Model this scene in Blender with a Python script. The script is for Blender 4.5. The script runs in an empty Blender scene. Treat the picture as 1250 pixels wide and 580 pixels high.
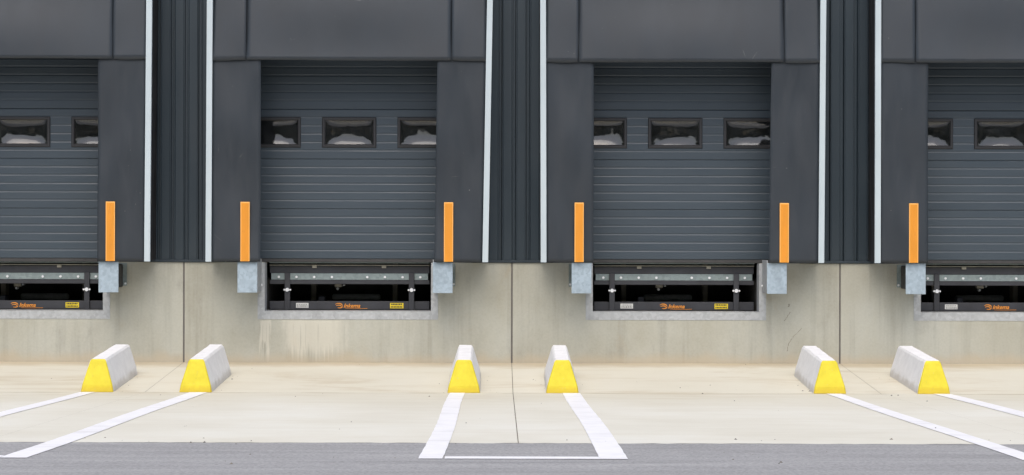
import bpy, bmesh, math, random
from mathutils import Vector, Matrix
random.seed(7)
C = bpy.context.scene.collection
sc = bpy.context.scene
R = math.radians

# ------------------------------------------------------------------ camera, sky, sun, exposure
CAM = Vector((-0.13, -27.0, 1.528))
cd = bpy.data.cameras.new('camera')
cd.sensor_width = 36.0
cd.lens = 36.0 * 2703.0 / 1250.0
cd.shift_x = 13.0 / 1250.0
cd.clip_start = 0.1
cd.clip_end = 1500
cam = bpy.data.objects.new('camera', cd)
cam.location = CAM
cam.rotation_euler = (R(90), R(-0.13), 0)
C.objects.link(cam)
sc.camera = cam

SUN_EL, SUN_ROT = R(56), R(180 + 5)
w = bpy.data.worlds.new('World')
sc.world = w
w.use_nodes = True
wn = w.node_tree.nodes
bg = wn['Background']
sky = wn.new('ShaderNodeTexSky')
sky.sky_type = 'NISHITA'
sky.sun_disc = False
sky.sun_elevation = SUN_EL
sky.sun_rotation = SUN_ROT
sky.air_density = 1.0
sky.dust_density = 4.0
sky.ozone_density = 1.0
w.node_tree.links.new(sky.outputs[0], bg.inputs[0])
bg.inputs[1].default_value = 0.15
sl = bpy.data.lights.new('sun', 'SUN')
sl.energy = 1.1
sl.angle = R(60)
sl.color = (1.0, 0.965, 0.91)
so = bpy.data.objects.new('sun', sl)
sv = Vector((math.sin(SUN_ROT) * math.cos(SUN_EL), math.cos(SUN_ROT) * math.cos(SUN_EL), math.sin(SUN_EL)))
so.rotation_euler = sv.to_track_quat('Z', 'Y').to_euler()
so.location = (0, -20, 30)
C.objects.link(so)
sc.view_settings.view_transform = 'Standard'
sc.view_settings.look = 'None'
sc.view_settings.exposure = 0.40
sc.view_settings.gamma = 1.0
sc.view_settings.use_curve_mapping = False


# ------------------------------------------------------------------ node helpers
class NT:
    def __init__(s, name):
        s.m = bpy.data.materials.new(name)
        s.m.use_nodes = True
        s.n = s.m.node_tree.nodes
        s.l = s.m.node_tree.links
        s.b = s.n['Principled BSDF']
        s.out = s.n['Material Output']
        s._co = None

    def link(s, a, b):
        s.l.new(a, b)

    def co(s):
        if s._co is None:
            tc = s.n.new('ShaderNodeTexCoord')
            oi = s.n.new('ShaderNodeObjectInfo')
            s._obj = tc.outputs['Object']
            mu = s.n.new('ShaderNodeVectorMath'); mu.operation = 'MULTIPLY_ADD'
            cmb = s.n.new('ShaderNodeCombineXYZ')
            for i in range(3):
                s.link(oi.outputs['Random'], cmb.inputs[i])
            s.link(cmb.outputs[0], mu.inputs[0])
            mu.inputs[1].default_value = (37.0, 19.0, 53.0)
            s.link(tc.outputs['Object'], mu.inputs[2])
            s._co = mu.outputs[0]
        return s._co

    def obj(s):
        s.co()
        return s._obj

    def noise(s, scale, vec=(1, 1, 1), detail=4, rough=0.55, dist=0.0, rnd=True):
        mp = s.n.new('ShaderNodeMapping')
        mp.inputs['Scale'].default_value = vec
        s.link(s.co() if rnd else s.obj(), mp.inputs[0])
        t = s.n.new('ShaderNodeTexNoise')
        t.inputs['Scale'].default_value = scale
        t.inputs['Detail'].default_value = detail
        t.inputs['Roughness'].default_value = rough
        t.inputs['Distortion'].default_value = dist
        s.link(mp.outputs[0], t.inputs[0])
        return t.outputs[0]

    def ramp(s, fac, stops):
        r = s.n.new('ShaderNodeValToRGB')
        e = r.color_ramp.elements
        while len(e) < len(stops):
            e.new(0.5)
        for k, (p, c) in enumerate(stops):
            e[k].position = p
            e[k].color = (*c, 1) if len(c) == 3 else c
        s.link(fac, r.inputs[0])
        return r.outputs[0]

    def mix(s, fac, a, b, mode='MIX'):
        m = s.n.new('ShaderNodeMix')
        m.data_type = 'RGBA'
        m.blend_type = mode
        for v, i in ((fac, 0), (a, 6), (b, 7)):
            if isinstance(v, (int, float)):
                m.inputs[i].default_value = v
            elif isinstance(v, tuple):
                m.inputs[i].default_value = (*v, 1)
            else:
                s.link(v, m.inputs[i])
        return m.outputs[2]

    def math(s, op, a, b=0.0, clamp=False):
        m = s.n.new('ShaderNodeMath')
        m.operation = op
        m.use_clamp = clamp
        for v, i in ((a, 0), (b, 1)):
            if isinstance(v, (int, float)):
                m.inputs[i].default_value = v
            else:
                s.link(v, m.inputs[i])
        return m.outputs[0]

    def mapr(s, v, a, b, c=0.0, d=1.0, smooth=True):
        m = s.n.new('ShaderNodeMapRange')
        m.interpolation_type = 'SMOOTHSTEP' if smooth else 'LINEAR'
        s.link(v, m.inputs[0])
        for k, x in enumerate((a, b, c, d)):
            m.inputs[k + 1].default_value = x
        return m.outputs[0]

    def xyz(s):
        x = s.n.new('ShaderNodeSeparateXYZ')
        s.link(s.obj(), x.inputs[0])
        return x.outputs

    def bump(s, h, strength, dist=0.01):
        b = s.n.new('ShaderNodeBump')
        b.inputs['Strength'].default_value = strength
        b.inputs['Distance'].default_value = dist
        s.link(h, b.inputs['Height'])
        s.link(b.outputs[0], s.b.inputs['Normal'])

    def set(s, col=None, rough=0.6, metal=0.0, spec=0.5):
        if col is not None:
            if isinstance(col, tuple):
                s.b.inputs['Base Color'].default_value = (*col, 1)
            else:
                s.link(col, s.b.inputs['Base Color'])
        if isinstance(rough, (int, float)):
            s.b.inputs['Roughness'].default_value = rough
        else:
            s.link(rough, s.b.inputs['Roughness'])
        s.b.inputs['Metallic'].default_value = metal
        s.b.inputs['Specular IOR Level'].default_value = spec
        return s.m


def simple(name, col, rough=0.6, metal=0.0, var=0.12, scale=6.0, vec=(1, 1, 1), bump=0.0, bscale=120, spec=0.5):
    t = NT(name)
    n = t.noise(scale, vec)
    c = t.ramp(n, [(0.3, tuple(x * (1 - var) for x in col)), (0.7, tuple(min(1, x * (1 + var)) for x in col))])
    r = t.mapr(t.noise(scale * 2.3, vec), 0.3, 0.7, max(0, rough - 0.08), min(1, rough + 0.08))
    if bump:
        t.bump(t.noise(bscale), bump, 0.002)
    return t.set(c, r, metal, spec)


MAT = {}


def m_concrete_wall():
    t = NT('concrete_wall')
    x, y, z = t.xyz()
    big = t.noise(0.9, (1, 1, 0.8), 5, 0.6)
    streak = t.noise(3.4, (2.0, 1, 0.10), 5, 0.6)
    fine = t.noise(40, (1, 1, 1), 4, 0.6)
    c = t.ramp(big, [(0.28, (0.36, 0.35, 0.285)), (0.5, (0.43, 0.43, 0.37)), (0.72, (0.475, 0.485, 0.435))])
    s = t.ramp(streak, [(0.32, (0.74, 0.735, 0.72)), (0.5, (1, 1, 1)), (0.75, (1.0, 0.985, 0.95))])
    c = t.mix(0.6, c, s, 'MULTIPLY')
    f = t.ramp(fine, [(0.3, (0.90, 0.90, 0.90)), (0.6, (1, 1, 1))])
    c = t.mix(0.7, c, f, 'MULTIPLY')
    # rusty and damp marks
    blot = t.noise(1.7, (1, 1, 0.7), 5, 0.65, 0.8)
    c = t.mix(t.mapr(blot, 0.60, 0.80, 0, 0.45), c, (0.38, 0.30, 0.19))
    blot2 = t.noise(2.6, (1.2, 1, 0.6), 5, 0.7, 0.5)
    c = t.mix(t.mapr(blot2, 0.55, 0.78, 0, 0.5), c, (0.27, 0.262, 0.23))
    # pale lime runs with dark drips below the second bay's pit frame
    edge = t.math('ADD', x, t.math('MULTIPLY', t.math('SUBTRACT', t.noise(12, (1, 1, 0.15)), 0.5), 0.35))
    inx = t.math('ADD', t.math('MULTIPLY', t.mapr(edge, -2.86, -2.66), t.mapr(edge, -1.95, -2.22)), t.math('MULTIPLY', t.mapr(edge, -3.07, -3.04), t.mapr(edge, -2.95, -2.98)), True)
    run = t.noise(22, (1, 1, 0.02), 3, 0.6, 0.0, False)
    length = t.math('ADD', z, t.math('MULTIPLY', run, 0.75))
    inz = t.math('MULTIPLY', t.mapr(length, 0.36, 0.60), t.mapr(z, 0.53, 0.50))
    c = t.mix(t.math('MULTIPLY', t.math('MULTIPLY', inx, inz), 0.5), c, (0.66, 0.64, 0.55))
    drip = t.noise(34, (1, 1, 0.015), 3, 0.6, 0.0, False)
    dl = t.mapr(t.math('ADD', z, t.math('MULTIPLY', drip, 0.5)), 0.42, 0.56)
    dm = t.math('MULTIPLY', t.math('MULTIPLY', inx, t.mapr(drip, 0.56, 0.66)), t.math('MULTIPLY', dl, t.mapr(z, 0.50, 0.42)))
    c = t.mix(t.math('MULTIPLY', dm, 0.6), c, (0.24, 0.235, 0.20))
    # soil splash along the foot
    sp = t.math('SUBTRACT', z, t.math('MULTIPLY', t.noise(3.0, (1, 1, 0.4)), 0.22))
    c = t.mix(t.mapr(sp, 0.04, -0.10, 0, 0.6), c, (0.46, 0.39, 0.28))
    h = t.math('ADD', fine, t.math('MULTIPLY', t.noise(140), 0.5))
    t.bump(h, 0.25, 0.004)
    return t.set(c, 0.85, 0, 0.3)


def m_apron():
    t = NT('concrete_apron')
    x, y, z = t.xyz()
    big = t.noise(0.55, (1, 0.7, 1), 6, 0.62, 0.3, False)
    c = t.ramp(big, [(0.3, (0.61, 0.59, 0.50)), (0.5, (0.66, 0.645, 0.56)), (0.7, (0.695, 0.69, 0.62))])
    swirl = t.noise(2.2, (0.35, 1.5, 1), 5, 0.6, 0.4)
    c = t.mix(0.5, c, t.ramp(swirl, [(0.32, (0.92, 0.905, 0.88)), (0.55, (1, 1, 1))]), 'MULTIPLY')
    # silt lies thicker between the wall foot and the valley line
    silt = t.math('ADD', y, t.math('MULTIPLY', t.math('SUBTRACT', t.noise(1.4), 0.5), 1.4))
    c = t.mix(t.mapr(silt, -7.0, -2.8, 0, 0.5), c, (0.57, 0.535, 0.415))
    foot = t.math('ADD', y, t.math('MULTIPLY', t.noise(2.5, (1, 1, 1), 4), 0.5))
    c = t.mix(t.mapr(foot, -0.35, 0.12, 0, 0.7), c, (0.42, 0.345, 0.23))
    vall = t.math('ABSOLUTE', t.math('ADD', y, 2.99))
    c = t.mix(t.math('MULTIPLY', t.mapr(vall, 0.10, 0.015, 0, 0.6), t.mapr(t.noise(1.8, (1, 1, 1), 5), 0.42, 0.6)), c, (0.36, 0.30, 0.20))
    br_ = t.noise(0.9, (0.6, 1.6, 1), 6, 0.68, 0.6, False)
    c = t.mix(t.math('MULTIPLY', t.mapr(br_, 0.48, 0.70, 0, 0.5), t.mapr(silt, -6.0, -2.6, 0.12, 1.0)), c, (0.46, 0.385, 0.26))
    sp = t.noise(8, (1, 1, 1), 6, 0.7)
    c = t.mix(t.mapr(sp, 0.66, 0.78, 0, 0.22), c, (0.44, 0.39, 0.31))
    g = t.noise(160, (1, 1, 1), 2)
    c = t.mix(0.35, c, t.ramp(g, [(0.35, (0.82, 0.82, 0.82)), (0.6, (1, 1, 1))]), 'MULTIPLY')
    t.bump(g, 0.15, 0.003)
    return t.set(c, 0.85, 0, 0.3)


def m_asphalt():
    t = NT('asphalt')
    st = t.noise(1.6, (0.22, 1.5, 1), 7, 0.72, 0.6)
    c = t.ramp(st, [(0.3, (0.268, 0.268, 0.266)), (0.55, (0.338, 0.338, 0.335)), (0.75, (0.41, 0.408, 0.40))])
    g = t.noise(42, (1, 0.5, 1), 4, 0.75)
    c = t.mix(0.75, c, t.ramp(g, [(0.3, (0.62, 0.62, 0.62)), (0.65, (1.15, 1.15, 1.15))]), 'MULTIPLY')
    dirt = t.noise(0.7, (0.4, 1, 1), 6, 0.65)
    c = t.mix(t.mapr(dirt, 0.55, 0.75, 0, 0.35), c, (0.30, 0.285, 0.26))
    t.bump(g, 0.3, 0.006)
    return t.set(c, 0.9, 0, 0.25)


def m_curtain(name, col):
    t = NT(name)
    n = t.noise(1.6, (1, 1, 0.7), 4, 0.55)
    c = t.ramp(n, [(0.3, tuple(v * 0.88 for v in col)), (0.7, tuple(v * 1.1 for v in col))])
    dust = t.noise(3.5, (1.4, 1, 0.35), 5, 0.65)
    c = t.mix(t.mapr(dust, 0.5, 0.8, 0, 0.06), c, (0.07, 0.07, 0.073))
    v = t.n.new('ShaderNodeTexVoronoi')
    v.feature = 'DISTANCE_TO_EDGE'
    v.inputs['Scale'].default_value = 2.1
    t.link(t.co(), v.inputs[0])
    mask = t.math('MULTIPLY', t.mapr(v.outputs[0], 0.012, 0.0), t.mapr(t.noise(2.2), 0.66, 0.72))
    c = t.mix(t.math('MULTIPLY', mask, 0.35), c, (0.24, 0.24, 0.22))
    c = t.mix(t.mapr(t.noise(26, (1, 1, 1), 1), 0.80, 0.84, 0, 0.5), c, (0.26, 0.26, 0.25))
    t.bump(t.noise(260), 0.12, 0.001)
    return t.set(c, t.mapr(dust, 0.3, 0.7, 0.34, 0.5), 0, 0.5)


def m_galv(name, col, rough=0.5, metal=0.35):
    t = NT(name)
    v = t.n.new('ShaderNodeTexVoronoi')
    v.inputs['Scale'].default_value = 28
    t.link(t.co(), v.inputs[0])
    sp = t.ramp(v.outputs['Color'], [(0.1, tuple(x * 0.86 for x in col)), (0.9, tuple(min(1, x * 1.08) for x in col))])
    n = t.noise(5, (1, 1, 0.6), 5, 0.65)
    c = t.mix(t.mapr(n, 0.52, 0.72, 0, 0.5), sp, tuple(x * 0.62 for x in col))
    s = t.noise(22, (2, 2, 0.4), 4, 0.7)
    c = t.mix(t.mapr(s, 0.66, 0.75, 0, 0.5), c, (0.22, 0.20, 0.17))
    return t.set(c, t.mapr(n, 0.3, 0.7, rough - 0.08, rough + 0.12), metal, 0.5)


def m_guide():
    t = NT('guide_concrete')
    n = t.noise(7, (1, 1, 1), 5, 0.65)
    c = t.ramp(n, [(0.3, (0.69, 0.69, 0.685)), (0.65, (0.78, 0.78, 0.775))])
    p = t.noise(55, (1, 1, 1), 3, 0.6)
    c = t.mix(t.mapr(p, 0.64, 0.72, 0, 0.4), c, (0.26, 0.26, 0.26))
    x, y, z = t.xyz()
    d = t.math('SUBTRACT', z, t.math('MULTIPLY', t.noise(6), 0.18))
    c = t.mix(t.mapr(d, 0.02, -0.08, 0, 0.5), c, (0.40, 0.36, 0.29))
    t.bump(p, 0.3, 0.004)
    return t.set(c, 0.8, 0, 0.3)


def m_yellow():
    t = NT('yellow_paint')
    n = t.noise(9, (1, 1, 1), 5, 0.65)
    c = t.ramp(n, [(0.3, (0.59, 0.50, 0.02)), (0.65, (0.69, 0.585, 0.032))])
    x, y, z = t.xyz()
    d = t.math('SUBTRACT', z, t.math('MULTIPLY', t.noise(11), 0.10))
    c = t.mix(t.mapr(d, 0.04, -0.02, 0, 0.55), c, (0.58, 0.40, 0.03))
    p = t.noise(38, (1, 1, 1), 4, 0.7)
    c = t.mix(t.mapr(p, 0.64, 0.72, 0, 0.6), c, (0.42, 0.38, 0.28))
    sc_ = t.noise(13, (2.2, 1, 0.8), 5, 0.7, 0.4)
    c = t.mix(t.mapr(sc_, 0.62, 0.74, 0, 0.4), c, (0.26, 0.22, 0.10))
    t.bump(p, 0.15, 0.003)
    return t.set(c, 0.55, 0, 0.4)


def m_line():
    t = NT('white_line_paint')
    n = t.noise(6, (1, 1, 1), 5, 0.7)
    c = t.ramp(n, [(0.3, (0.76, 0.76, 0.76)), (0.6, (0.83, 0.83, 0.84))])
    p = t.noise(30, (1, 1, 1), 4, 0.75)
    c = t.mix(t.mapr(p, 0.60, 0.72, 0, 0.5), c, (0.5, 0.48, 0.45))
    ty = t.noise(1.1, (0.5, 2.2, 1), 5, 0.65)
    c = t.mix(t.mapr(ty, 0.52, 0.72, 0, 0.3), c, (0.42, 0.41, 0.40))
    return t.set(c, 0.6, 0, 0.4)


def m_pane():
    t = NT('window_acrylic')
    g = t.n.new('ShaderNodeBsdfGlossy')
    g.inputs['Roughness'].default_value = 0.07
    g.inputs['Color'].default_value = (1, 1, 1, 1)
    tr = t.n.new('ShaderNodeBsdfTransparent')
    tr.inputs['Color'].default_value = (0.45, 0.47, 0.48, 1)
    fr = t.n.new('ShaderNodeFresnel')
    fr.inputs['IOR'].default_value = 1.5
    f = t.math('MULTIPLY', fr.outputs[0], 2.1, True)      # four reflecting faces of a double pane
    mx = t.n.new('ShaderNodeMixShader')
    b = t.n.new('ShaderNodeBump')
    b.inputs['Strength'].default_value = 0.3
    b.inputs['Distance'].default_value = 0.012
    t.link(t.noise(6, (1, 1, 1), 1, 0.4), b.inputs['Height'])
    t.link(b.outputs[0], g.inputs['Normal'])
    t.link(f, mx.inputs[0])
    t.link(tr.outputs[0], mx.inputs[1])
    t.link(g.outputs[0], mx.inputs[2])
    df = t.n.new('ShaderNodeBsdfDiffuse')                    # film of dust on the plastic
    df.inputs['Color'].default_value = (0.16, 0.175, 0.185, 1)
    m2 = t.n.new('ShaderNodeMixShader')
    t.link(t.mapr(t.noise(9, (1, 1, 1), 4, 0.6), 0.3, 0.75, 0.04, 0.15), m2.inputs[0])
    t.link(mx.outputs[0], m2.inputs[1])
    t.link(df.outputs[0], m2.inputs[2])
    t.link(m2.outputs[0], t.out.inputs[0])
    return t.m


def m_leaf():
    t = NT('wood_foliage')
    n = t.noise(0.3, (1, 1, 1), 3)
    c = t.ramp(n, [(0.35, (0.02, 0.04, 0.012)), (0.65, (0.05, 0.085, 0.025))])
    return t.set(c, 0.8, 0, 0.2)


MAT['wall'] = m_concrete_wall()
MAT['apron'] = m_apron()
MAT['asphalt'] = m_asphalt()
MAT['curtain'] = m_curtain('curtain_fabric', (0.0245, 0.0312, 0.039))
MAT['sidefab'] = m_curtain('shelter_side_fabric', (0.022, 0.019, 0.020))
MAT['bumper_plate'] = m_galv('galvanised_bumper_plate', (0.335, 0.415, 0.475), 0.55, 0.1)
MAT['galv'] = m_galv('galvanised_frame', (0.42, 0.44, 0.45), 0.55, 0.2)
MAT['galv_dull'] = m_galv('dull_galvanised_strip', (0.25, 0.305, 0.305), 0.5, 0.2)
MAT['guide'] = m_guide()
MAT['yellow'] = m_yellow()
MAT['line'] = m_line()
MAT['pane'] = m_pane()
MAT['leaf'] = m_leaf()
MAT['door'] = simple('door_paint', (0.043, 0.061, 0.079), 0.46, 0, 0.05, 1.2, (0.5, 1, 2))
MAT['frame_black'] = simple('window_frame_plastic', (0.022, 0.023, 0.026), 0.5)
MAT['clad'] = simple('cladding_paint', (0.023, 0.036, 0.047), 0.42, 0, 0.08, 1.0, (1, 1, 0.3))
MAT['strip'] = simple('white_profile', (0.46, 0.53, 0.56), 0.45, 0, 0.05, 3, (1, 1, 0.4))
def m_orange():
    t = NT('orange_plastic')
    n = t.noise(4, (3, 3, 0.6), 4)
    c = t.ramp(n, [(0.3, (0.62, 0.245, 0.02)), (0.7, (0.73, 0.28, 0.022))])
    d = t.noise(14, (2, 2, 0.5), 5, 0.7)
    c = t.mix(t.mapr(d, 0.58, 0.76, 0, 0.45), c, (0.22, 0.13, 0.06))
    return t.set(c, t.mapr(d, 0.4, 0.7, 0.4, 0.65), 0, 0.45)


MAT['orange'] = m_orange()
MAT['orange_edge'] = simple('pale_orange_edge', (0.86, 0.44, 0.11), 0.5, 0, 0.04, 3)
MAT['rubber'] = simple('black_rubber', (0.045, 0.045, 0.046), 0.7, 0, 0.2, 9)
MAT['steel_dark'] = simple('dark_painted_steel', (0.034, 0.036, 0.042), 0.5, 0, 0.2, 5)
MAT['bolt'] = simple('zinc_bolt', (0.80, 0.82, 0.84), 0.35, 0.2, 0.05, 20)
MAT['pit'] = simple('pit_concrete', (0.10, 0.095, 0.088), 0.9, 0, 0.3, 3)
MAT['beige'] = simple('beige_block', (0.34, 0.32, 0.26), 0.7, 0, 0.15, 9)
MAT['seal'] = simple('joint_sealant', (0.13, 0.122, 0.112), 0.8, 0, 0.15, 6)
MAT['filler'] = simple('dusty_joint_filler', (0.20, 0.18, 0.15), 0.9, 0, 0.3, 4)
MAT['crack'] = simple('crack_dirt', (0.25, 0.235, 0.20), 0.9, 0, 0.2, 20)
MAT['logo'] = simple('orange_print', (0.75, 0.28, 0.03), 0.5, 0, 0.03, 9)
MAT['label_white'] = simple('white_label', (0.62, 0.63, 0.60), 0.5, 0, 0.08, 30)
MAT['label_yellow'] = simple('yellow_label', (0.72, 0.55, 0.02), 0.5, 0, 0.08, 30)
MAT['ink'] = simple('black_print', (0.03, 0.03, 0.028), 0.6)
MAT['grit'] = simple('grit_stone', (0.16, 0.15, 0.13), 0.9, 0, 0.4, 2)
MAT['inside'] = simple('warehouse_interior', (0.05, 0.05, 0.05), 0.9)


# ------------------------------------------------------------------ mesh helpers
class MB:
    def __init__(s):
        s.v = []
        s.f = []

    def quad(s, a, b, c, d):
        i = len(s.v)
        s.v += [a, b, c, d]
        s.f.append((i, i + 1, i + 2, i + 3))

    def box(s, x0, x1, y0, y1, z0, z1):
        i = len(s.v)
        s.v += [(x, y, z) for z in (z0, z1) for y in (y0, y1) for x in (x0, x1)]
        for q in ((0, 2, 3, 1), (4, 5, 7, 6), (0, 1, 5, 4), (2, 6, 7, 3), (0, 4, 6, 2), (1, 3, 7, 5)):
            s.f.append(tuple(i + k for k in q))
        return s

    def prism(s, pts, axis, a, b):
        """pts: 2-D outline (counter-clockwise); axis: 'x','y','z' extrusion from a to b"""
        def P(p, t):
            return {'x': (t, p[0], p[1]), 'y': (p[0], t, p[1]), 'z': (p[0], p[1], t)}[axis]
        i = len(s.v)
        n = len(pts)
        s.v += [P(p, a) for p in pts] + [P(p, b) for p in pts]
        s.f.append(tuple(i + k for k in range(n)))
        s.f.append(tuple(i + n + k for k in reversed(range(n))))
        for k in range(n):
            k2 = (k + 1) % n
            s.f.append((i + k, i + n + k, i + n + k2, i + k2))
        return s

    def cyl(s, c, r, axis, a, b, n=10):
        pts = [(c[0] + r * math.cos(2 * math.pi * k / n), c[1] + r * math.sin(2 * math.pi * k / n)) for k in range(n)]
        return s.prism(pts, axis, a, b)

    def sheet(s, nu, nv, fn):
        i = len(s.v)
        for v in range(nv + 1):
            for u in range(nu + 1):
                s.v.append(fn(u / nu, v / nv))
        for v in range(nv):
            for u in range(nu):
                a = i + v * (nu + 1) + u
                s.f.append((a, a + 1, a + nu + 2, a + nu + 1))
        return s

    def mesh(s, name, mat, bevel=0.0, smooth=False, seg=1, merge=True):
        bm = bmesh.new()
        vs = [bm.verts.new(p) for p in s.v]
        for f in s.f:
            try:
                bm.faces.new([vs[k] for k in f])
            except ValueError:
                pass
        if merge:
            bmesh.ops.remove_doubles(bm, verts=bm.verts, dist=1e-5)
        bmesh.ops.recalc_face_normals(bm, faces=bm.faces)
        if bevel:
            ed = [e for e in bm.edges if len(e.link_faces) == 2 and e.calc_face_angle(0) > 0.3]
            bmesh.ops.bevel(bm, geom=ed, offset=bevel, segments=seg, profile=0.6, affect='EDGES', clamp_overlap=True)
        me = bpy.data.meshes.new(name)
        bm.to_mesh(me)
        bm.free()
        me.materials.append(mat)
        if smooth:
            for p in me.polygons:
                p.use_smooth = True
        return me

    def obj(s, name, mat, parent=None, **k):
        return link(name, s.mesh(name, mat, **k), parent)


def link(name, me, parent=None):
    o = bpy.data.objects.new(name, me)
    C.objects.link(o)
    if parent:
        o.parent = parent
    return o


def tag(o, label=None, cat=None, group=None, kind=None):
    for k, v in (('label', label), ('category', cat), ('group', group), ('kind', kind)):
        if v:
            o[k] = v
    return o


def thing(name, label, cat, loc=(0, 0, 0), group=None):
    o = bpy.data.objects.new(name, None)
    o.location = loc
    o.empty_display_size = 0.2
    C.objects.link(o)
    return tag(o, label, cat, group)


def kids(o):
    return [c for c in bpy.data.objects if c.parent == o]


def copy_tree(o, parent=None):
    c = o.copy()
    C.objects.link(c)
    c.parent = parent
    for ch in kids(o):
        copy_tree(ch, c)
    return c


BAYS = [-6.0, -2.0, 2.0, 6.0]
DOCK = 1.22
PIT_HW, PIT_Z = 1.02, 0.625
FR_HW, FR_Z = 1.10, 0.525

# ------------------------------------------------------------------ ground
YC, ZC = -2.95, -0.162          # valley line between the two concrete falls
YA, ZA = -10.52, -0.002         # concrete to asphalt


def ground_z(y):
    if y >= 0:
        return 0.0
    if y >= YC:
        return ZC * y / YC
    if y >= YA:
        return ZC + (ZA - ZC) * (y - YC) / (YA - YC)
    if y >= -14:
        return ZA + 0.0225 * (YA - y)
    return ZA + 0.0225 * (YA + 14) + 0.0


xs = [-500, -60, -16, 16, 60, 500]
ys = [-500, -120, -40, -14, -12.5, YA - 0.02, YA + 0.10, YC, 0, 60, 300]
mb = MB()
for j in range(len(ys) - 1):
    for i in range(len(xs) - 1):
        def gz(y):
            return ground_z(y) - (0.03 if y > YA else 0.0)
        mb.quad((xs[i], ys[j], gz(ys[j])), (xs[i + 1], ys[j], gz(ys[j])),
                (xs[i + 1], ys[j + 1], gz(ys[j + 1])), (xs[i], ys[j + 1], gz(ys[j + 1])))
g = mb.obj('asphalt_ground', MAT['asphalt'])
tag(g, 'grey asphalt yard along the foot of the picture', 'asphalt', kind='structure')

apron = thing('concrete_apron', 'pale cream concrete apron sloping between dock wall and asphalt', 'apron')
apron['kind'] = 'structure'
JX = [-16, -12, -8, -4, 0, 4, 8, 12, 16]
for i in range(len(JX) - 1):
    for (ya, yb, nv) in ((-0.003, YC, 6), (YC - 0.004, YA, 14)):
        gap = 0.0022 if yb == YC else 0.0008
        ga, gb = (0.0038 if JX[i] == 0 else gap), (0.0038 if JX[i + 1] == 0 else gap)
        def fn(u, v, ga=ga, gb=gb, a=JX[i], b=JX[i + 1], ya=ya, yb=yb):
            y = ya + (yb - ya) * v
            if yb == YC:
                f = 0.0
            else:
                f = 0.0
            x = a + ga + (b - a - ga - gb) * u
            if yb == YA and v == 1:
                rr = random.Random(int((x + 40) * 1000))
                y += rr.uniform(-0.02, 0.02)
            return (x, y, ground_z(max(y, YA)))
        mb = MB().sheet(40, nv, fn)
        o = mb.obj('slab', MAT['apron'], apron)
    # edge of slab towards the asphalt
mb = MB()
for x in JX[1:-1]:
    mb.quad((x - 0.02, -0.003, -0.004), (x + 0.02, -0.003, -0.004), (x + 0.02, YC, ZC - 0.004), (x - 0.02, YC, ZC - 0.004))
    mb.quad((x - 0.02, YC, ZC - 0.004), (x + 0.02, YC, ZC - 0.004), (x + 0.02, YA + 0.1, ZA - 0.006), (x - 0.02, YA + 0.1, ZA - 0.006))
mb.obj('joint_filler', MAT['filler'], apron)

# painted lines --------------------------------------------------------------
YE = -12.07


def paint_strip(x0, x1, ya, yb, seed, n=40):
    rr = random.Random(seed)
    off = [(rr.uniform(-0.0025, 0.0025), rr.uniform(-0.0025, 0.0025)) for _ in range(n + 1)]
    w1, w2 = rr.uniform(0, 6), rr.uniform(0.7, 1.1)
    mb = MB()

    def P(k, side):
        y = ya + (yb - ya) * k / n
        wob = 0.009 * math.sin(w1 + w2 * y)
        return ((x0 + off[k][0] if side == 0 else x1 + off[k][1]) + wob, y, ground_z(y) + 0.004)
    # strip broken exactly at the asphalt edge so that it follows the fall
    for k in range(n):
        mb.quad(P(k, 0), P(k, 1), P(k + 1, 1), P(k + 1, 0))
    return mb


marks = [(-4.62, -3.42, 'leftmost white bay marking, cut off by the left edge of the picture'),
         (-0.60, 0.64, 'middle white bay marking forming a complete open box on the ground'),
         (3.47, 4.65, 'rightmost white bay marking, running out of the right edge of the picture')]
for q, (xa, xb, lab) in enumerate(marks):
    t = thing('bay_marking', lab, 'road marking', ((xa + xb) / 2, -7, ground_z(-7)), 'white bay markings on the apron')
    off = Vector(t.location)
    for k, x in enumerate((xa, xb)):
        wd = 0.082 if k == 0 else 0.095
        mb = paint_strip(x - wd, x + wd, YC - 0.03, YE, 11 * q + k, 46)
        mb.v = [tuple(Vector(p) - off) for p in mb.v]
        mb.obj('side_line', MAT['line'], t)
    mb = MB()
    e0, e1 = xa + 0.09, xb - 0.10
    for k in range(12):
        xx0 = e0 + (e1 - e0) * k / 12
        xx1 = e0 + (e1 - e0) * (k + 1) / 12
        mb.quad((xx0, YE + 0.2, ground_z(YE + 0.2) + 0.004), (xx1, YE + 0.2, ground_z(YE + 0.2) + 0.004),
                (xx1, YE, ground_z(YE) + 0.004), (xx0, YE, ground_z(YE) + 0.004))
    mb.v = [tuple(Vector(p) - off) for p in mb.v]
    mb.obj('end_line', MAT['line'], t)

# ------------------------------------------------------------------ warehouse wall
wh = thing('warehouse_building', 'warehouse front of pale concrete plinth and dark ribbed cladding', 'building')
WT = 0.25
TOP = 6.6
for i in range(len(JX) - 1):
    a, b = JX[i] + 0.010, JX[i + 1] - 0.010
    c = (JX[i] + JX[i + 1]) / 2
    if c in BAYS:
        l, r = c - PIT_HW - 0.005, c + PIT_HW + 0.005
        pts = [(a, -0.4), (b, -0.4), (b, DOCK), (r, DOCK), (r, PIT_Z - 0.005), (l, PIT_Z - 0.005), (l, DOCK), (a, DOCK)]
    else:
        pts = [(a, -0.4), (b, -0.4), (b, DOCK), (a, DOCK)]
    mb = MB().prism(pts, 'y', 0.0, WT)
    mb.obj('wall_panel', MAT['wall'], wh, bevel=0.004)
for x in JX[1:-1]:
    MB().box(x - 0.0098, x + 0.0098, 0.006, 0.2, -0.4, DOCK - 0.002).obj('joint_sealant', MAT['seal'], wh)


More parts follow.
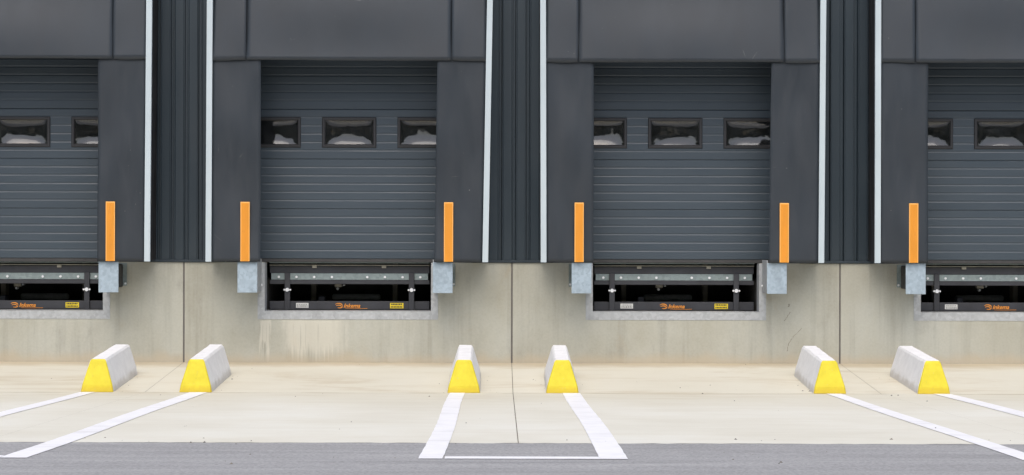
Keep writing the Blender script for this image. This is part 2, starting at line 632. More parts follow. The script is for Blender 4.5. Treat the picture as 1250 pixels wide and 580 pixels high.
def crack(pts, wd):
    mb = MB()
    P = []
    rr = random.Random(3)
    for (a, b) in zip(pts[:-1], pts[1:]):
        for k in range(6):
            f = k / 6
            P.append((a[0] + (b[0] - a[0]) * f + rr.uniform(-0.006, 0.006), a[1] + (b[1] - a[1]) * f))
    P.append(pts[-1])
    for k in range(len(P) - 1):
        w0 = wd * rr.uniform(0.3, 1.0)
        mb.quad((P[k][0] - w0, -0.0012, P[k][1]), (P[k][0] + w0, -0.0012, P[k][1]),
                (P[k + 1][0] + w0, -0.0012, P[k + 1][1]), (P[k + 1][0] - w0, -0.0012, P[k + 1][1]))
    return mb


def wpx(px, py):
    return ((px - 612) / 100.1 - 0.13, 1.528 - (py - 290) / 100.1)


for pts, wd in (([wpx(963.5, 370), wpx(963, 374)], 0.012), ([wpx(965, 380), wpx(962, 385), wpx(957.5, 391)], 0.006),
                ([wpx(979, 400), wpx(969, 410), wpx(963, 418), wpx(961, 428)], 0.005)):
    crack(pts, wd).obj('crack', MAT['crack'], wh)

# pit linings
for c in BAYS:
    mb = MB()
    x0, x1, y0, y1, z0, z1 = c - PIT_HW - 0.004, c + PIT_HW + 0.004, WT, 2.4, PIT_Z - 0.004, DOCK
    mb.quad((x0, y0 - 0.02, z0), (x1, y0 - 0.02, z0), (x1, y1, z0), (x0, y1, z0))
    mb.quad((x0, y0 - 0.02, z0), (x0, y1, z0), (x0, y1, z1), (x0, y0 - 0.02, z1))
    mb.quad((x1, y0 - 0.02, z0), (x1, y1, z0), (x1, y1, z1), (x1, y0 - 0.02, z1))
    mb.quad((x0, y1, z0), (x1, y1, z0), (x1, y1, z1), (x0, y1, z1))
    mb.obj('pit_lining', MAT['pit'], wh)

# cladding: ribbed sheets between the door openings
DOOR_HW = 1.5
DOOR_TOP = 4.29


def rib_sheet(x0, x1, z0, z1, phase=0.0):
    P = 0.1667
    pts = [(x0, 0.0)]
    k0 = math.floor((x0 - phase) / P) - 1
    k = k0
    while phase + k * P < x1:
        b = phase + k * P
        for (dx, y) in ((0.0, 0.0), (0.004, 0.010), (0.014, 0.010), (0.020, 0.036), (0.046, 0.036), (0.054, 0.004), (0.057, -0.010), (0.066, -0.010), (0.072, 0.0)):
            x = b + dx
            if x0 < x < x1:
                pts.append((x, y))
        k += 1
    pts.append((x1, 0.0))
    mb = MB()
    for (a, b) in zip(pts[:-1], pts[1:]):
        mb.quad((a[0], a[1], z0), (b[0], b[1], z0), (b[0], b[1], z1), (a[0], a[1], z1))
    return mb


edges = [-16, BAYS[0] - DOOR_HW]
for k in range(3):
    edges += [BAYS[k] + DOOR_HW, BAYS[k + 1] - DOOR_HW]
edges += [BAYS[3] + DOOR_HW, 16]
for k in range(0, len(edges), 2):
    x0, x1 = edges[k], edges[k + 1]
    rib_sheet(x0, x1, DOCK + 0.032, TOP - 0.02, -0.01).obj('cladding_sheet', MAT['clad'], wh)
    MB().box(x0, x1, -0.022, 0.10, DOCK + 0.001, DOCK + 0.031).obj('base_flashing', MAT['clad'], wh, bevel=0.003)
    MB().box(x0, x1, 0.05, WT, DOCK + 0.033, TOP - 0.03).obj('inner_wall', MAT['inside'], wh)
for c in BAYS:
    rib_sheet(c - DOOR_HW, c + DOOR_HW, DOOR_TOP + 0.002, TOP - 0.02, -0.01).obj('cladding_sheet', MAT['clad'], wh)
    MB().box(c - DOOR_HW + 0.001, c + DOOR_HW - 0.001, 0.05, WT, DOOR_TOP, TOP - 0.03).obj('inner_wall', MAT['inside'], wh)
# closed shell behind, so that the inside is dark
MB().box(-16, 16, 0.0, 14, TOP, TOP + 0.2).obj('roof', MAT['clad'], wh)
MB().box(-16, 16, 13.8, 14, -0.4, TOP - 0.001).obj('rear_wall', MAT['clad'], wh)
MB().box(-16.2, -16, 0.0, 14, -0.4, TOP + 0.2).obj('end_wall', MAT['clad'], wh)
MB().box(16, 16.2, 0.0, 14, -0.4, TOP + 0.2).obj('end_wall', MAT['clad'], wh)
mb = MB()
seg = [-16]
for c in BAYS:
    seg += [c - PIT_HW - 0.004, c + PIT_HW + 0.004]
seg += [16]
for k in range(0, len(seg), 2):
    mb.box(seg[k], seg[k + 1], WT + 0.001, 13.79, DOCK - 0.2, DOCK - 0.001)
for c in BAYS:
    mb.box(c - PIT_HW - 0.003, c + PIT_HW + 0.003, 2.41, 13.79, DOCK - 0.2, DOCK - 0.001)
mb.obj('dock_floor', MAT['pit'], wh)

# ------------------------------------------------------------------ sectional doors
SEC = 0.612
DZ0 = 1.262
WIN_W, WIN_H, WIN_P = 0.665, 0.372, 0.925
WIN_Z0 = 2.627


def sec_rows(z0, z1, holes=None):
    """front profile of one section: list of (y, z) from bottom to top; y=0 is the face"""
    rows = [(0.009, z0 + 0.001), (0.003, z0 + 0.003), (0.0, z0 + 0.009)]
    p = SEC / 6.0
    for k in range(1, 6):
        zc = z0 + p * k
        rows += [(0.0, zc - 0.009), (0.0037, zc + 0.003), (0.0037, zc + 0.006), (0.0, zc + 0.020)]
    rows += [(0.0, z1 - 0.010), (0.007, z1 - 0.002), (0.009, z1 - 0.001)]
    return rows


def section_mesh(z0, z1, holes):
    rows = sec_rows(z0, z1)
    if holes:
        hz0, hz1 = holes[0][2], holes[0][3]
        out = []
        for (a, b) in zip(rows[:-1], rows[1:]):
            out.append(a)
            for h in (hz0, hz1):
                if a[1] < h < b[1]:
                    f = (h - a[1]) / (b[1] - a[1])
                    out.append((a[0] + (b[0] - a[0]) * f, h))
        out.append(rows[-1])
        rows = out
    xsx = [-DOOR_HW + 0.004, DOOR_HW - 0.004]
    for h in holes:
        xsx += [h[0], h[1]]
    xsx.sort()
    mb = MB()
    for (a, b) in zip(rows[:-1], rows[1:]):
        for (u, v) in zip(xsx[:-1], xsx[1:]):
            zc, xc = (a[1] + b[1]) / 2, (u + v) / 2
            if any(h[0] < xc < h[1] and h[2] < zc < h[3] for h in holes):
                continue
            mb.quad((u, a[0], a[1]), (v, a[0], a[1]), (v, b[0], b[1]), (u, b[0], b[1]))
            mb.quad((u, 0.045, a[1]), (v, 0.045, a[1]), (v, 0.045, b[1]), (u, 0.045, b[1]))
    return mb


def make_door(seed):
    rr = random.Random(seed)
    t = thing('sectional_door', '', 'door', (0, 0.17, 0), 'sectional dock doors')
    holes = []
    for k in (-1, 0, 1):
        holes.append((k * WIN_P - WIN_W / 2 + 0.02, k * WIN_P + WIN_W / 2 - 0.02, WIN_Z0 + 0.02, WIN_Z0 + WIN_H - 0.02))
    for k in range(5):
        z0 = DZ0 + k * SEC
        z1 = z0 + SEC
        hh = holes if z0 < WIN_Z0 < z1 else []
        section_mesh(z0, z1, hh).obj('door_section', MAT['door'], t)
    MB().box(-DOOR_HW + 0.004, DOOR_HW - 0.004, 0.004, 0.04, DOCK + 0.003, DZ0 - 0.002).obj('bottom_seal', MAT['rubber'], t)
    for k in (-1, 0, 1):
        cx, cz = k * WIN_P, WIN_Z0 + WIN_H / 2
        hw, hh = WIN_W / 2, WIN_H / 2
        mb = MB()
        fw = 0.042
        loops = []
        for (d, y) in ((0, 0.012), (0, -0.010), (0.008, -0.016), (fw - 0.012, -0.016), (fw, -0.004), (fw, 0.04)):
            loops.append([(cx - hw + d, y, cz - hh + d), (cx + hw - d, y, cz - hh + d), (cx + hw - d, y, cz + hh - d), (cx - hw + d, y, cz + hh - d)])
        for (A, B) in zip(loops[:-1], loops[1:]):
            for q in range(4):
                mb.quad(A[q], A[(q + 1) % 4], B[(q + 1) % 4], B[q])
        f = mb.obj('window_frame', MAT['frame_black'], t)
        pw, ph = hw - fw, hh - fw

        dep, ea, et, eb = rr.uniform(0.015, 0.024), rr.uniform(2.2, 3.6), rr.uniform(4.0, 7.0), rr.uniform(2.0, 2.8)
        tx, tz, k1, k2 = rr.uniform(-0.006, 0.006), rr.uniform(-0.004, 0.003), rr.uniform(0, 6), rr.uniform(0, 6)

        def pf(u, v, cx=cx, cz=cz, pw=pw, ph=ph, dep=dep, ea=ea, et=et, eb=eb, tx=tx, tz=tz, k1=k1, k2=k2):
            a, b = 2 * u - 1, 2 * v - 1
            bulge = (1 - abs(a) ** ea) * (1 - abs(b) ** (eb if b < 0 else et))
            bulge *= 1 + 0.06 * math.sin(3.1 * a + k1) * math.sin(2.7 * b + k2)
            return (cx + a * pw, 0.002 + dep * bulge + tx * a + tz * b, cz + b * ph)
        MB().sheet(36, 24, pf).obj('pane', MAT['pane'], f, smooth=True)
    return t


door_lab = ['dark slate sectional door at the left edge, cut off by the picture',
            'dark slate sectional door in the second bay, above the pit with pale runs below',
            'dark slate sectional door in the third bay, above the pit with cracked wall beside it',
            'dark slate sectional door at the right edge, cut off by the picture']
for i, c in enumerate(BAYS):
    o = make_door(60 + i)
    o.location = (c, 0.17, 0)
    o['label'] = door_lab[i]

# ------------------------------------------------------------------ dock shelters
YF = -0.53                       # front plane of the curtains
SH_TOP = 4.85
HEAD_Z = 3.634
# left outer top/bottom, right outer top/bottom, left inner, right inner top/bottom, slit left, slit right (all from bay centre)
SHEL = [(-1.70, -1.69, 1.689, 1.670, -1.03, 1.045, 1.040, -1.20, 1.22),
        (-1.655, -1.665, 1.762, 1.712, -1.010, 1.110, 1.068, -1.185, 1.273),
        (-1.672, -1.658, 1.747, 1.728, -1.029, 1.102, 1.070, -1.210, 1.248),
        (-1.665, -1.665, 1.735, 1.720, -1.030, 1.090, 1.075, -1.185, 1.25)]
sh_lab = ['black curtain dock shelter at the left edge, only its right side in view',
          'black curtain dock shelter round the second door from the left, whole in view',
          'black curtain dock shelter round the third door from the left, whole in view',
          'black curtain dock shelter at the right edge, only its left side in view']
mk_lab = [('', 'orange guide strip on the leftmost curtain'), ('', ''), ('', ''), ('', '')]
SW = 0.068


def lerp(a, b, f):
    return a + (b - a) * f


for i, c in enumerate(BAYS):
    lt, lb, rt, rb, li, rit, rib, sl_, sr_ = SHEL[i]
    dz = (0.018, 0.006, -0.008, -0.003)[i]
    t = thing('dock_shelter', sh_lab[i], 'dock shelter', (c, 0, DOCK), 'curtain dock shelters')
    zb = 1.232 - DOCK
    zt = SH_TOP - DOCK
    hz = HEAD_Z - DOCK + dz
    rr = random.Random(100 + i)
    ph = [rr.uniform(0, 6) for _ in range(8)]

    def out_l(z):
        return lerp(lb, lt, (z - zb) / (4.4 - DOCK - zb))

    def out_r(z):
        return lerp(rb, rt, (z - zb) / (4.4 - DOCK - zb))
    # fabric side walls and top, from wall to front frame
    for side in (-1, 1):
        def fs(u, v, side=side):
            z = lerp(zb + 0.02, zt, v)
            xo = (out_l(z) + 0.006) if side < 0 else (out_r(z) - 0.006)
            wob = 0.010 * math.sin(ph[0] + 9 * v + 5 * u) * math.sin(math.pi * u) + 0.006 * math.sin(31 * v + ph[1] + 3 * u) * math.sin(math.pi * u)
            return (xo + wob, lerp(-0.042, YF + 0.03, u), z)
        MB().sheet(8, 60, fs).obj('side_wall', MAT['sidefab'], t, smooth=True)
    def ft(u, v):
        return (lerp(out_l(zt) + 0.01, out_r(zt) - 0.01, u), lerp(-0.042, YF + 0.03, v), zt + 0.12 * v * 0 - 0.06 * v)
    MB().sheet(20, 4, ft).obj('top_wall', MAT['sidefab'], t)
    # white edge profiles
    for side in (-1, 1):
        mb = MB()
        n = 24
        for k in range(n):
            za, zb2 = lerp(zb, zt, k / n), lerp(zb, zt, (k + 1) / n)
            if side < 0:
                xa, xb = out_l(za), out_l(zb2)
                s = SW
            else:
                xa, xb = out_r(za), out_r(zb2)
                s = -SW
            y0, y1 = YF - 0.012, YF + 0.04
            mb.quad((xa, y0, za), (xa + s, y0, za), (xb + s, y0, zb2), (xb, y0, zb2))
            mb.quad((xa, y1, za), (xa, y0, za), (xb, y0, zb2), (xb, y1, zb2))
            mb.quad((xa + s, y0, za), (xa + s, y1, za), (xb + s, y1, zb2), (xb + s, y0, zb2))
            if k == 0:
                mb.quad((xa, y0, za), (xa, y1, za), (xa + s, y1, za), (xa + s, y0, za))
        mb.obj('edge_profile', MAT['strip'], t)
    # side curtains with the orange guide strips
    for side in (-1, 1):
        def fc(u, v, side=side):
            z = lerp(zb, zt - 0.12, v)
            f = min(1, (z - zb) / (4.4 - DOCK - zb))
            if side < 0:
                x = lerp(out_l(z) + SW + 0.002, li, u)
            else:
                x = lerp(out_r(z) - SW - 0.002, lerp(rib, rit, f), u)
            free = u
            wv = 0.016 * free * math.sin(4.1 * v * 2 + ph[2 + (side > 0)]) + 0.010 * math.sin(15 * v + ph[4] + 3 * u) * math.sin(math.pi * min(1, u * 0.9))
            if v == 0:
                z += 0.003 * math.sin(9 * u + ph[5])
            back = 0.19 * max(0.0, (z - hz - 0.01) / (zt - hz))
            return (x, YF + 0.012 + wv * max(0.25, min(1.0, 1.0 + (hz - 0.15 - z) * 2.5)) + back, z)
        sc_o = MB().sheet(14, 70, fc).obj('side_curtain', MAT['curtain'], t, smooth=True)
        so2 = sc_o.modifiers.new('thickness', 'SOLIDIFY'); so2.thickness = 0.004; so2.offset = 1
        # guide strip
        px = {(0, 1): 134.5, (1, -1): 299, (1, 1): 547.5, (2, -1): 707, (2, 1): 957.5, (3, -1): 1115.5}.get((i, side))
        xc = ((px - 612) / 102.2 - 0.13 - c) if px else side * 1.22
        z0, z1 = zb + 0.004, zb + 0.715
        mb = MB().box(xc - 0.055, xc + 0.055, YF - 0.018, YF - 0.004, z0, z1)
        gs = mb.obj('guide_strip', MAT['orange_edge'], sc_o, bevel=0.003)
        mb = MB().box(xc - 0.043, xc + 0.043, YF - 0.0215, YF - 0.017, z0 + 0.002, z1 - 0.014)
        mb.obj('guide_strip_face', MAT['orange'], sc_o)
    # head curtain: centre flap and two corner flaps hanging in front
    def fh(u, v):
        x = lerp(sl_ + 0.003, sr_ - 0.003, u)
        z = lerp(hz, zt - 0.02, v)
        if v == 0:
            z += 0.004 * math.sin(5 * u + ph[6])
        edge = max(0, 1 - min(u, 1 - u) / 0.04)
        return (x, YF - 0.028 + 0.012 * math.sin(3 * v * 2 + ph[7]) * math.sin(math.pi * u) + 0.13 * v + 0.004 * edge * (1 - v), z)
    hc = MB().sheet(40, 24, fh).obj('head_curtain', MAT['curtain'], t, smooth=True)
    md = hc.modifiers.new('thickness', 'SOLIDIFY'); md.thickness = 0.004; md.offset = 1
    for side in (-1, 1):
        def fk(u, v, side=side):
            z = lerp(hz - 0.004, zt - 0.02, v)
            xo = out_l(z) + SW + 0.002 if side < 0 else out_r(z) - SW - 0.002
            xi = (sl_ - 0.003) if side < 0 else (sr_ + 0.003)
            x = lerp(xo, xi, u)
            if v == 0:
                z += 0.005 * math.sin(4 * u + ph[5])
            return (x, YF - 0.010 - (0.018 + 0.010 * math.sin(6 * v + ph[3])) * u ** 2 * (1 - 0.4 * v) + 0.11 * v, z)
        fo = MB().sheet(10, 20, fk).obj('corner_flap', MAT['curtain'], t, smooth=True)
        md = fo.modifiers.new('thickness', 'SOLIDIFY'); md.thickness = 0.004; md.offset = 1

# ------------------------------------------------------------------ dock levellers


def text_mesh(body, size, mat, name):
    cu = bpy.data.curves.new('tmp', 'FONT')
    cu.body = body
    cu.size = size
    cu.shear = 0.35
    cu.offset = size * 0.018
    cu.extrude = 0.0008
    cu.resolution_u = 3
    cu.align_x = 'LEFT'
    o = bpy.data.objects.new('tmp', cu)
    C.objects.link(o)
    dg = bpy.context.evaluated_depsgraph_get()
    dg.update()
    me = bpy.data.meshes.new_from_object(o.evaluated_get(dg))
    bpy.data.objects.remove(o)
    me.name = name
    me.transform(Matrix.Rotation(R(90), 4, 'X'))
    me.materials.clear()
    me.materials.append(mat)
    return me


TEXT = text_mesh('Inkema', 0.070, MAT['logo'], 'lettering')


def make_leveller():
    t = thing('dock_leveller', '', 'dock leveller', (0, 0, PIT_Z), 'dock levellers in their pits')
    z_ = PIT_Z

    def bx(name, mat, x0, x1, y0, y1, z0, z1, parent=None, bevel=0.0):
        return MB().box(x0, x1, y0, y1, z0 - z_, z1 - z_).obj(name, MAT[mat], parent or t, bevel=bevel)
    # galvanised pit frame (a U of angle steel cast into the wall)
    mb = MB()
    pts = [(-FR_HW, FR_Z - z_), (FR_HW, FR_Z - z_), (FR_HW, DOCK - z_ - 0.003), (PIT_HW, DOCK - z_ - 0.003), (PIT_HW, 0), (-PIT_HW, 0), (-PIT_HW, DOCK - z_ - 0.003), (-FR_HW, DOCK - z_ - 0.003)]
    mb.prism(pts, 'y', -0.004, -0.0008)
    mb.box(-PIT_HW, -PIT_HW + 0.006, -0.004, 0.245, 0.001, DOCK - z_ - 0.004)
    mb.box(PIT_HW - 0.006, PIT_HW, -0.004, 0.245, 0.001, DOCK - z_ - 0.004)
    mb.box(-PIT_HW, PIT_HW, -0.004, 0.245, -0.0035, 0.0035)
    mb.obj('pit_frame', MAT['galv'], t, merge=False)
    hw = 0.985
    bx('platform', 'galv_dull', -hw, hw, 0.0, 2.12, 1.207, 1.219)
    bx('lip_plate', 'beige', -hw, hw, 0.006, 0.9, 1.178, 1.186)
    ub = bx('front_beam', 'steel_dark', -hw, hw, 0.05, 0.12, 1.083, 1.172, bevel=0.004)
    st = bx('bolt_strip', 'galv_dull', -hw + 0.02, hw - 0.02, 0.055, 0.075, 1.003, 1.081)
    for k in (-4, -3, -2, -1, 1, 2, 3, 4):
        MB().cyl((0.218 * k, 1.036 - z_), 0.0155, 'y', 0.040, 0.056, 8).obj('bolt', MAT['bolt'], st)
    bx('lower_front_beam', 'steel_dark', -hw, hw, 0.045, 0.12, 0.948, 1.000, bevel=0.004)
    for s in (-1, 1):
        p = bx('support_post', 'steel_dark', s * 0.765 - 0.033, s * 0.765 + 0.033, 0.022, 0.046 - 0.002, 0.632, 1.088, bevel=0.003)
        mb = MB().cyl((s * 0.765, 0.878 - z_), 0.024, 'y', 0.004, 0.023, 8)
        mb.cyl((s * 0.765 - 0.036, 0.878 - z_), 0.012, 'y', 0.006, 0.040, 6)
        mb.cyl((s * 0.765 + 0.036, 0.878 - z_), 0.012, 'y', 0.006, 0.040, 6)
        mb.obj('post_bolt', MAT['bolt'], p)
    sb = bx('sill_beam', 'steel_dark', -hw, hw, 0.050, 0.12, 0.634, 0.738, bevel=0.004)
    # stickers and lettering
    bx('white_label', 'label_white', -0.66, -0.505, 0.0465, 0.0495, 0.656, 0.716, sb)
    mb = MB()
    for r_ in (0.699, 0.682, 0.668):
        x = -0.648
        rr = random.Random(int(r_ * 1000))
        while x < -0.52:
            l = rr.uniform(0.008, 0.02)
            mb.box(x, min(x + l, -0.515), 0.0452, 0.0466, r_ - z_ - 0.003, r_ - z_ + 0.003)
            x += l + 0.007
    mb.obj('small_print', MAT['ink'], sb)
    bx('yellow_label', 'label_yellow', 0.50, 0.665, 0.0465, 0.0495, 0.652, 0.718, sb)
    mb = MB()
    for r_ in (0.702, 0.670):
        x = 0.512
        rr = random.Random(int(r_ * 997))
        while x < 0.642:
            l = rr.uniform(0.009, 0.018)
            mb.box(x, x + l, 0.0452, 0.0466, r_ - z_ - 0.009, r_ - z_ + 0.009)
            x += l + 0.006
    mb.obj('small_print', MAT['ink'], sb)
    lo = link('lettering', TEXT, sb)
    lo.location = (-0.075, 0.0468, 0.660 - z_)
    # swoosh mark in front of the word: two curved tongues and a head
    mb = MB()
    def tongue(pts, w0, w1):
        n = len(pts)
        for k in range(n - 1):
            a, b = pts[k], pts[k + 1]
            wa, wb = lerp(w0, w1, k / (n - 1)), lerp(w0, w1, (k + 1) / (n - 1))
            mb.quad((a[0], 0.0468, a[1] - wa - z_), (b[0], 0.0468, b[1] - wb - z_), (b[0], 0.0468, b[1] + wb - z_), (a[0], 0.0468, a[1] + wa - z_))
    tongue([(-0.175, 0.700), (-0.15, 0.712), (-0.12, 0.712), (-0.095, 0.700), (-0.085, 0.684)], 0.003, 0.009)
    tongue([(-0.165, 0.682), (-0.14, 0.690), (-0.115, 0.688), (-0.10, 0.676)], 0.003, 0.007)
    tongue([(-0.145, 0.658), (-0.12, 0.655), (-0.10, 0.660), (-0.085, 0.672)], 0.003, 0.008)
    tongue([(-0.05, 0.648), (0.10, 0.647), (0.22, 0.650)], 0.0015, 0.0025)
    mb.obj('emblem', MAT['logo'], sb)
    # little pale stops under the lip and the hydraulics in the dark
    for x in (-0.43, 0.425):
        bx('lip_stop', 'beige', x - 0.027, x + 0.027, 0.02, 0.049, 1.148, 1.177)
    vb = bx('valve_block', 'beige', -0.205, -0.115, 0.34, 0.42, 0.905, 0.945, bevel=0.006)
    MB().cyl((-0.17, 0.885 - z_), 0.016, 'y', 0.33, 0.43, 8).obj('valve_knob', MAT['galv'], vb)
    MB().cyl((-0.09, 0.93 - z_), 0.012, 'y', 0.33, 0.43, 8).obj('valve_knob', MAT['galv'], vb)
    bx('pump_unit', 'steel_dark', -0.42, -0.34, 0.5, 0.7, 0.70, 0.79, bevel=0.01)
    bx('hydraulic_cylinder', 'galv', -0.30, 0.32, 1.15, 1.22, 0.72, 0.80, bevel=0.02)
    for x in (-0.55, 0.5):
        bx('deck_rib', 'beige', x - 0.03, x + 0.03, 1.3, 1.5, 0.64, 1.2)
    for x in (-0.92, 0.92):
        bx('foot_block', 'galv_dull', x - 0.055, x + 0.055, 0.13, 0.2, 0.64, 0.72)
    # cable looping out at the left post
    mb = MB()
    pts = [(-0.70, 0.75), (-0.72, 0.70), (-0.76, 0.665), (-0.81, 0.650), (-0.86, 0.640)]
    for (a, b) in zip(pts[:-1], pts[1:]):
        mb.quad((a[0] - 0.004, 0.016, a[1] - z_ + 0.004), (a[0] + 0.004, 0.016, a[1] - z_ - 0.004), (b[0] + 0.004, 0.016, b[1] - z_ - 0.004), (b[0] - 0.004, 0.016, b[1] - z_ + 0.004))
    return t


lev_lab = ['dock leveller under the leftmost door, its left half outside the picture',
           'dock leveller in the second pit, above pale lime runs on the wall',
           'dock leveller in the third pit, beside the cracked stretch of wall',
           'dock leveller under the rightmost door, its right half outside the picture']
proto = make_leveller()
for ch in kids(proto):
    if not ch.name.startswith('pit_frame'):
        ch.location.y += 0.25          # the machine sits back inside its pit
for i, c in enumerate(BAYS):
    o = proto if i == 0 else copy_tree(proto)
    o.location = (c, 0, PIT_Z)
    o['label'] = lev_lab[i]

# ------------------------------------------------------------------ dock bumpers


def make_bumper(side):
    """side=-1: left of the pit; inner edge towards the pit"""
    t = thing('dock_bumper', '', 'bumper', (0, 0, 0.85), 'steel faced dock bumpers')
    s = side
    z_ = 0.85

    def bx(name, mat, xa, xb, y0, y1, z0, z1, parent=None, bevel=0.0):
        return MB().box(min(xa, xb), max(xa, xb), y0, y1, z0 - z_, z1 - z_).obj(name, MAT[mat], parent or t, bevel=bevel)
    xi, xo = s * 1.050, s * 1.288
    fp = bx('front_plate', 'bumper_plate', xi, xo, -0.500, -0.486, 0.860, 1.230, bevel=0.003)
    bx('rubber_block', 'rubber', xi + s * 0.014, xo - s * 0.030, -0.4855, -0.012, 0.915, 1.195, bevel=0.008)
    br = bx('inner_bracket', 'galv', xi, xi + s * 0.012, -0.4855, -0.0055, 0.868, 1.262, bevel=0.002)
    MB().cyl((-0.05, 0.945 - z_), 0.014, 'x', xi - s * 0.012, xi - s * 0.0002, 8).obj('bolt', MAT['bolt'], br)
    ob = bx('wall_plate', 'galv_dull', xi + s * 0.0125, xo + s * 0.020, -0.0115, -0.002, 0.93, 1.205)
    MB().cyl((xo + s * 0.002, 0.958 - z_), 0.013, 'y', -0.024, -0.0118, 8).obj('bolt', MAT['bolt'], ob)
    return t


bum = [(-6, 1, 'bumper at the right of the leftmost pit, nearest the left picture edge'),
       (-2, -1, 'bumper at the left of the second pit, left of the pale wall runs'),
       (-2, 1, 'bumper at the right of the second pit, left of the middle wall joint'),
       (2, -1, 'bumper at the left of the third pit, right of the middle wall joint'),
       (2, 1, 'bumper at the right of the third pit, above the wall cracks'),
       (6, -1, 'bumper at the left of the rightmost pit, nearest the right picture edge')]
protoL, protoR = make_bumper(-1), make_bumper(1)
usedb = {-1: False, 1: False}
for c, s, lab in bum:
    p = protoL if s < 0 else protoR
    o = copy_tree(p) if usedb[s] else p
    usedb[s] = True
    o.location = (c, 0, 0.85)
    o['label'] = 'galvanised ' + lab

# ------------------------------------------------------------------ concrete wheel guides


def make_guide(seed):
    rr = random.Random(seed)
    t = thing('wheel_guide', '', 'wheel guide', (0, 0, 0), 'concrete wheel guides with yellow ends')
    L = 1.76

    def ring(y, zscale=1.0, lean=0.0, inset=0.0, h=0.35):
        bw, pw, tw = 0.178 - inset, 0.165 - inset, 0.076 - inset * 0.5
        return [(-bw, y, 0.0), (bw, y, 0.0), (pw, y + lean * 0.15, 0.075), (tw + 0.012, y + lean * 0.92, h - 0.022 - inset), (tw - 0.006, y + lean, h - inset),
                (-tw + 0.006, y + lean, h - inset), (-tw - 0.012, y + lean * 0.92, h - 0.022 - inset), (-pw, y + lean * 0.15, 0.075)]

    def loft(rings, cap0, cap1, jitter=0.0):
        mb = MB()
        rings = [[(x + rr.uniform(-jitter, jitter), y, max(0, z + rr.uniform(-jitter, jitter) if z > 0 else 0)) for (x, y, z) in r] for r in rings]
        n = len(rings[0])
        for A, B in zip(rings[:-1], rings[1:]):
            for k in range(n):
                mb.quad(A[k], A[(k + 1) % n], B[(k + 1) % n], B[k])
        for cp, r in ((cap0, rings[0]), (cap1, rings[-1])):
            if cp:
                i = len(mb.v)
                mb.v += r
                mb.f.append(tuple(range(i, i + n)))
        return mb
    body = [ring(0.020, lean=0.085)] + [ring(0.05 + (L - 0.15) * k / 10, lean=0.085 * (1 - k / 10)) for k in range(11)]
    body += [ring(L - 0.03, inset=0.012), ring(L, inset=0.03)]
    loft(body, True, True, 0.0022).obj('concrete_body', MAT['guide'], t, bevel=0.0)
    # yellow end: bevelled paint-thick cap with its chamfer round the edges
    mb = MB()
    r0 = ring(-0.001, lean=0.085, inset=0.010)
    r1 = ring(0.0195, lean=0.085, inset=-0.0015)
    n = 8
    for k in range(n):
        mb.quad(r0[k], r0[(k + 1) % n], r1[(k + 1) % n], r1[k])
    # front: lower upright band and the leaning face
    i = len(mb.v)
    mb.v += r0
    mb.f.append((i, i + 1, i + 2, i + 7))
    mb.f.append((i + 7, i + 2, i + 3, i + 4, i + 5, i + 6))
    i = len(mb.v)
    mb.v += r1
    mb.f.append(tuple(range(i, i + 8)))
    mb.obj('yellow_end', MAT['yellow'], t, bevel=0.003)
    return t


guides = [(-4.52, 'leftmost concrete wheel guide with yellow end, nearest the left edge of the picture'),
          (-3.45, 'second concrete wheel guide with yellow end from the left'),
          (-0.535, 'concrete wheel guide with yellow end just left of the middle ground joint'),
          (0.537, 'concrete wheel guide with yellow end just right of the middle ground joint'),
          (3.445, 'second concrete wheel guide with yellow end from the right'),
          (4.575, 'rightmost concrete wheel guide with yellow end, nearest the right edge of the picture')]
slope = math.atan2(-ZC, -YC)
for i, (x, lab) in enumerate(guides):
    t = make_guide(40 + i)
    t.location = (x, YC + 0.004, ZC + 0.0006)
    t.rotation_euler = (slope, 0, R((0.3, -0.4, 0.2, -0.3, -0.2, 0.4)[i]))
    t['label'] = lab

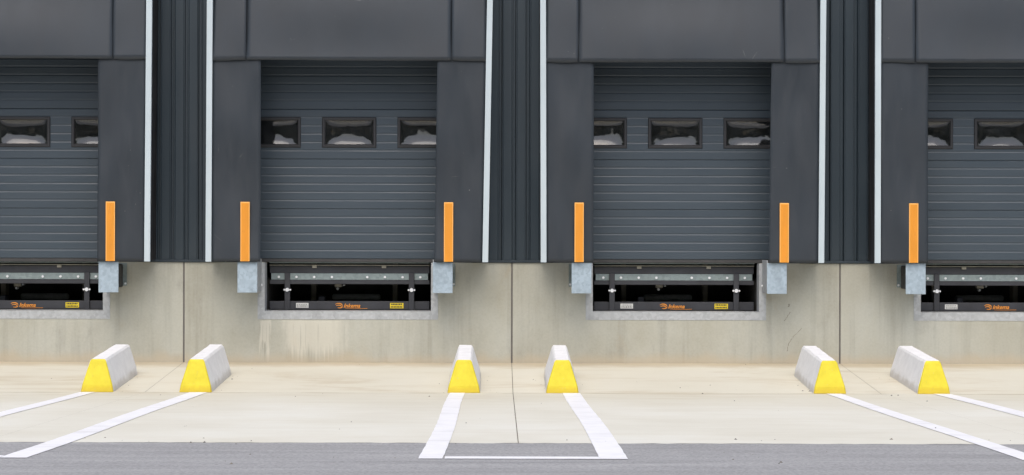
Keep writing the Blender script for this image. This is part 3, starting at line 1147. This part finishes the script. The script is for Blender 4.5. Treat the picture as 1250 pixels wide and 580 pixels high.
# ------------------------------------------------------------------ loose grit on the apron
mb = MB()
rr = random.Random(5)
spots = [(rr.uniform(-7.5, 7.5), YA + rr.uniform(-0.3, 0.5)) for _ in range(45)]
spots += [(rr.uniform(-7.5, 7.5), rr.uniform(YA, -0.1)) for _ in range(60)]
spots += [(rr.uniform(-7.5, 7.5), rr.uniform(-12.6, YA)) for _ in range(40)]
spots += [(gx + rr.choice((-1, 1)) * rr.uniform(0.18, 0.3), rr.uniform(YC, -1.2)) for gx, _ in guides for _ in range(5)]
for (x, y) in spots:
    s = rr.choice((0.004, 0.005, 0.006, 0.008, 0.013))
    z = ground_z(y)
    n = 6
    a0 = rr.uniform(0, 6)
    base = [(x + s * 1.2 * math.cos(a0 + k * math.pi / 3) * rr.uniform(0.7, 1.1), y + s * math.sin(a0 + k * math.pi / 3), z - 0.001) for k in range(n)]
    top = (x + s * 0.1, y, z + s * 0.9)
    for k in range(n):
        i = len(mb.v)
        mb.v += [base[k], base[(k + 1) % n], top]
        mb.f.append((i, i + 1, i + 2))
o = mb.obj('loose_grit', MAT['grit'], merge=False)
tag(o, 'small dark stones scattered over the pale apron', 'grit', kind='stuff')

# ------------------------------------------------------------------ dark wood across the yard (mirrored in the door windows)
mb = MB()
rr = random.Random(9)
for k in range(16000):
    u = rr.uniform(-90, 90)
    top = 14 + 3.0 * math.sin(u * 0.21) + 1.8 * math.sin(u * 0.63 + 1)
    z = top * (1 - rr.random() ** 1.6 * 0.98)
    y = -74 + rr.uniform(-5, 5) * (1 - 0.6 * z / 16)
    s = rr.uniform(0.5, 1.1)
    d1 = Vector((rr.uniform(-1, 1), rr.uniform(-1, 1), rr.uniform(-1, 1))).normalized() * s
    d2 = d1.cross(Vector((rr.uniform(-1, 1), rr.uniform(-1, 1), rr.uniform(-1, 1)))).normalized() * s
    p = Vector((u, y, z + 0.3))
    mb.quad(tuple(p - d1), tuple(p - d2), tuple(p + d1), tuple(p + d2))
o = mb.obj('far_wood', MAT['leaf'], merge=False)
tag(o, 'dark green wood across the yard mirrored in the door windows', 'wood', kind='stuff')
